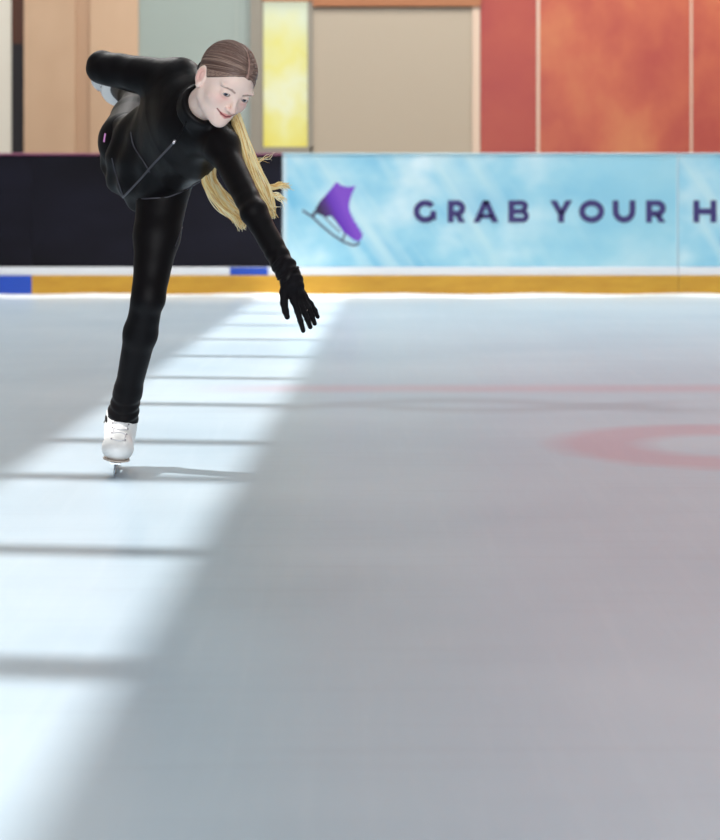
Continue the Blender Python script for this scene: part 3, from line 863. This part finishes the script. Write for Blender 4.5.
def f_jacket(p):
    d = f_torso(p, JA, .68)
    ra = chain(p, [RS + S_ * -.01, R_EL, R_SL], [.060, .046, .034], .02)
    la = chain(p, [LS, L_EL, L_SL], [.041, .033, .0285], .02)
    tr = np.clip(1 - np.linalg.norm(p - R_EL, axis=1) / .14, 0, 1)
    ra = ra + wrinkle(p, RS, R_EL, .0035, 75, 1.0) * tr
    wl = np.clip(1 - np.linalg.norm(p - L_WR, axis=1) / .12, 0, 1); el = np.clip(1 - np.linalg.norm(p - L_EL, axis=1) / .11, 0, 1)
    la = la + wrinkle(p, L_EL, L_WR, .0028, 190, 0.3) * wl + wrinkle(p, LS, L_WR, .0016, 130, 2.1) * el
    q = p - mid_h; s, l, nn = q @ S_, q @ L_, q @ N_
    low = np.clip(1 - s / (TL * .65), 0, 1)
    d = d + low * (.0055 * np.sin(s * 46 + l * 34 + 3 * np.sin(l * 9)) + .004 * np.sin(l * 62 - s * 30 + 1.0))
    d = smax(d, HEM + .010 + .42 * l - s, .012)
    d = smin(d, cone(p, RS, mid_s - S_ * .05, .056, .09), .05)
    d = smin(d, cone(p, LS, mid_s - S_ * .05, .050, .09), .05)
    d = smin(d, ra, .035); d = smin(d, la, .035)
    # stand-up collar round the neck
    ax = NK0 - NK1; ax = ax / np.linalg.norm(ax)
    c = NECK + ax * .010
    qq = p - c; t = qq @ ax; r = np.linalg.norm(qq - t[:, None] * ax, axis=1)
    ring_d = np.sqrt((r - .056) ** 2 + (np.maximum(np.abs(t) - .018, 0)) ** 2) - .010
    d = smin(d, ring_d, .018)
    return d
V, F = bounds_iso(f_jacket, (-.96, 4.74, .55), (-.14, 5.82, 1.32), .0042)
jacket = child('jacket', V, F, m_jacket, smooth=True, label='black zip-up fleece jacket')
jb = BVHTree.FromPolygons(V.tolist(), F.tolist())
def on(bvh, px, py, lift=.002):
    o_ = Vector((0, 0, CAM_H)); d = Vector(P(px, py).tolist()) - o_; d.normalize()
    h = bvh.ray_cast(o_, d)
    if h[0] is None: return None
    return np.array(h[0] + h[1] * lift)
def seam(bvh, pxs, r, name, m, parent, nn=24, lift=.001, **kw):
    pts = [on(bvh, x, y, lift) for x, y in spline(np.array(pxs, float), nn)]
    pts = [p - ROOT for p in pts if p is not None]
    if len(pts) > 2: return MB().tube(pts, r, 6).build(name, m, parent, smooth=True, **kw)
m_zip = mat('zip_tape', rgb(74, 72, 80), 0.4, spec=0.5)
m_pipe = mat('seam_piping', rgb(66, 64, 72), 0.45)
m_chrome = mat('zip_metal', rgb(232, 226, 232), 0.25, metal=0.6)
seam(jb, [(186, 122), (182, 131), (176, 140)], .0022, 'zip', m_jacket, jacket)
seam(jb, [(176, 140), (165, 152), (150, 168), (138, 182), (123, 197)], .0034, 'zip', m_zip, jacket)
zp = on(jb, 176, 140, .003)
if zp is not None:
    MB().tube([zp - ROOT, zp - ROOT + np.array([-.003, -.003, -.004]), zp - ROOT + np.array([-.006, -.004, -.009])], [.004, .0045, .003], 8).build('zip_pull', m_chrome, jacket, smooth=True, label='shiny zip pull')
seam(jb, [(112, 158), (115, 170), (119, 184), (123, 196)], .0018, 'side_seam', m_pipe, jacket)
seam(jb, [(131, 132), (134, 146), (143, 160), (150, 172)], .0018, 'pocket_seam', m_pipe, jacket)
seam(jb, [(204, 179), (193, 186), (180, 192), (166, 197), (150, 198), (137, 199)], .0022, 'hem_band', m_pipe, jacket, nn=40)

def f_legs(p):
    d = chain(p, [LH + (LH - L_KN) * .02, L_KN * .5 + LH * .5, L_KN, L_KN * .72 + L_AN * .28, L_AN * .72 + L_KN * .28 + .0, L_AN + (L_AN - L_KN) * .02], [.083, .066, .0465, .0475, .039, .0515], .02)
    an = np.clip(1 - np.linalg.norm(p - (L_AN + (L_KN - L_AN) * .08), axis=1) / .11, 0, 1)
    d = d + wrinkle(p, L_KN, L_AN, .0040, 210, .5) * an
    kn = np.clip(1 - np.linalg.norm(p - L_KN, axis=1) / .12, 0, 1)
    d = d + wrinkle(p, LH, L_AN, .0018, 95, 1.5) * kn
    e = chain(p, [RH, R_KN * .5 + RH * .5, R_KN, R_KN * .7 + R_AN * .3, R_AN + (R_KN - R_AN) * .06], [.096, .072, .050, .048, .040], .02)
    d = smin(d, e, .05)
    q = p - mid_h
    pel = f_torso(p, [(.0, .01, -.01, .108), (.16, .01, -.01, .118)], .74)
    return smin(d, pel, .05)
V, F = bounds_iso(f_legs, (-.98, 5.22, .14), (-.44, 6.42, 1.28), .0046)
legg = child('leggings', V, F, m_legg, smooth=True, label='black leggings')
lb = BVHTree.FromPolygons(V.tolist(), F.tolist())
seam(lb, [(192, 200), (187, 214), (181, 230), (175, 246)], .0012, 'side_seam', m_pipe, legg)
m_logo = mat('pale_logo', rgb(226, 226, 232), 0.5); m_pink = mat('pink_logo', rgb(226, 150, 214), 0.5)
seam(lb, [(191.8, 199.5), (190.8, 202), (189.8, 205)], .0040, 'logo', m_logo, legg, nn=8, label='small white mark on the hip')
seam(lb, [(105.6, 133.5), (104.8, 138), (104.2, 142)], .0030, 'logo', m_pink, legg, nn=8, label='small pink mark on the raised hip')

for nm, wr, el, fing, lab in (('l', L_WR, L_EL, L_FING, 'black knit glove on the reaching hand'), ('r', R_WR, R_EL, R_FING, 'black knit glove on the hand behind her back')):
    ax = (wr - el) / np.linalg.norm(wr - el)
    def f_glove(p):
        d = f_hand(p, wr, fing, -.0004)
        cuff = cone(p, wr - ax * .035, wr + ax * .022, .0315, .0270)
        cuff = cuff + wrinkle(p, wr - ax * .04, wr + ax * .03, .0018, 260, .8)
        return smin(d, cuff, .014)
    allp = np.array([q_ for c in fing for q_ in c] + [wr - ax * .05])
    V, F = bounds_iso(f_glove, allp.min(0) - .05, allp.max(0) + .05, .0021)
    g = child('glove', V, F, m_glove, smooth=True, label=lab)
    if nm == 'l':
        cu = [wr - ax *   .012 + .0300 * (math.cos(a) * np.cross(ax, [0, 1, 0]) / np.linalg.norm(np.cross(ax, [0, 1, 0])) + math.sin(a) * np.array([0, 1, 0.])) - ROOT for a in np.linspace(0, 6.2832, 28)]
        MB().tube(cu, .0035, 6).build('cuff_roll', m_glove, g, smooth=True)

# ---- skates (local frame: x side, y toe, z up, origin under the blade)
m_boot = mat('white_leather', rgb(238, 238, 238), 0.38, spec=0.5)
n = N(m_boot); n.bump(n.noise(n.coord(), 45.0, 3), 0.08, 0.004)
m_sole = mat('sole', rgb(190, 176, 166), 0.5)
m_steel = mat('steel', rgb(206, 210, 216), 0.22, metal=0.9)
m_lace = mat('lace', rgb(214, 214, 218), 0.7)
m_eyelet = mat('eyelet', rgb(120, 116, 120), 0.35, metal=0.7)
def f_boot(q):
    d = ell(q, (0, .070, .078), (.045, .062, .035))
    d = smin(d, ell(q, (0, -.045, .084), (.036, .048, .038)), .03)
    d = smin(d, cone(q, (0, .050, .082), (0, -.012, .130), .036, .040), .03)
    d = smin(d, cone(q, (0, -.035, .09), (0, -.032, .175), .040, .048), .03)
    d = smax(d, .047 - q[:, 2], .006)
    d = smax(d, q[:, 2] - .178 - .10 * (q[:, 1] + .03), .006)
    ton = np.abs(q[:, 0]) - .012                                        # tongue groove
    front = cone(q, (0, .060, .118), (0, .020, .190), .014, .014)
    d = smax(d, -smax(front, -.002 - 0 * ton, .004), .006) if False else d
    return d
bV, bF = bounds_iso(f_boot, (-.07, -.12, .03), (.07, .16, .22), .0030)
bbv = BVHTree.FromPolygons(bV.tolist(), bF.tolist())
def skate(O, M, lab, laces=True):
    def W(l): return (O + np.asarray(l) @ M.T) - ROOT
    boot_o = obj('skate', W(bV), bF, m_boot, root, smooth=True, label=lab)
    def sub(nm, mb, m, **kw): return obj(nm, W(np.array(mb.v)), mb.f, m, boot_o, **kw)
    s_ = MB()                                                           # sole with raised heel
    out = [(.0, .134), (.022, .128), (.038, .105), (.043, .075), (.036, .03), (.028, -.01), (.033, -.05), (.030, -.08), (.016, -.097), (0, -.10)]
    full = out + [(-x, y) for x, y in out[-2:0:-1]]
    m_ = len(full)
    s_.v = [(x * .93, y * .97, .0465) for x, y in full] + [(x * .93, y * .97, .0500) for x, y in full]
    s_.f = [tuple(range(m_)), tuple(range(m_, 2 * m_))[::-1]] + [(i, m_ + i, m_ + (i + 1) % m_, (i + 1) % m_) for i in range(m_)]
    s_.box((-.026, -.095, .030), (.026, -.030, .042))
    sub('sole', s_, m_sole)
    b2 = MB()
    prof = [(-.125, .004), (-.11, .0005), (-.05, 0), (.05, 0), (.10, .0015), (.125, .006), (.142, .016), (.146, .026), (.138, .024), (.128, .018), (.10, .014), (-.10, .012), (-.125, .010)]
    k0 = len(b2.v); mm = len(prof)
    b2.v += [(-.0022, y, z) for y, z in prof] + [(.0022, y, z) for y, z in prof]
    b2.f += [tuple(range(mm)), tuple(range(mm, 2 * mm))[::-1]] + [(i, mm + i, mm + (i + 1) % mm, (i + 1) % mm) for i in range(mm)]
    for y0, y1 in ((.105, .085), (.045, .070), (-.035, -.05), (-.09, -.075)):
        b2.tube([(0, y0, .011), (0, y1, .042)], .0042, 6)
    b2.box((-.016, .035, .038), (.016, .115, .0425)); b2.box((-.014, -.095, .027), (.014, -.025, .031))
    sub('blade', b2, m_steel, label='steel blade')
    if laces:
        def hit(x, z):
            h = bbv.ray_cast(Vector((x, .3, z)), Vector((0, -1, 0)))
            return None if h[0] is None else np.array(h[0] + h[1] * .0015)
        zig = []
        for k in range(6):
            z = .108 + k * .0125; wd = .017 + .001 * k
            row = [hit(x, z + .004 * (1 - (x / wd) ** 2) * (1 if k % 2 else -.5)) for x in np.linspace(-wd, wd, 9)]
            row = [r_ for r_ in row if r_ is not None]
            zig += row if k % 2 else row[::-1]
            for s in (-1, 1):
                e_ = hit(s * (wd + .003), z)
                if e_ is not None:
                    ey = MB().tube([e_ + np.array([0, -.001, 0]), e_ + np.array([0, .0016, .0])], .0026, 8)
                    sub('eyelet', ey, m_eyelet)
        sub('lace', MB().tube(zig, .0017, 5), m_lace, smooth=True)
    return boot_o
skate(LF_O, LF_M, 'white ice skate standing on the ice')
skate(RF_O, RF_M, 'white ice skate of the raised leg')
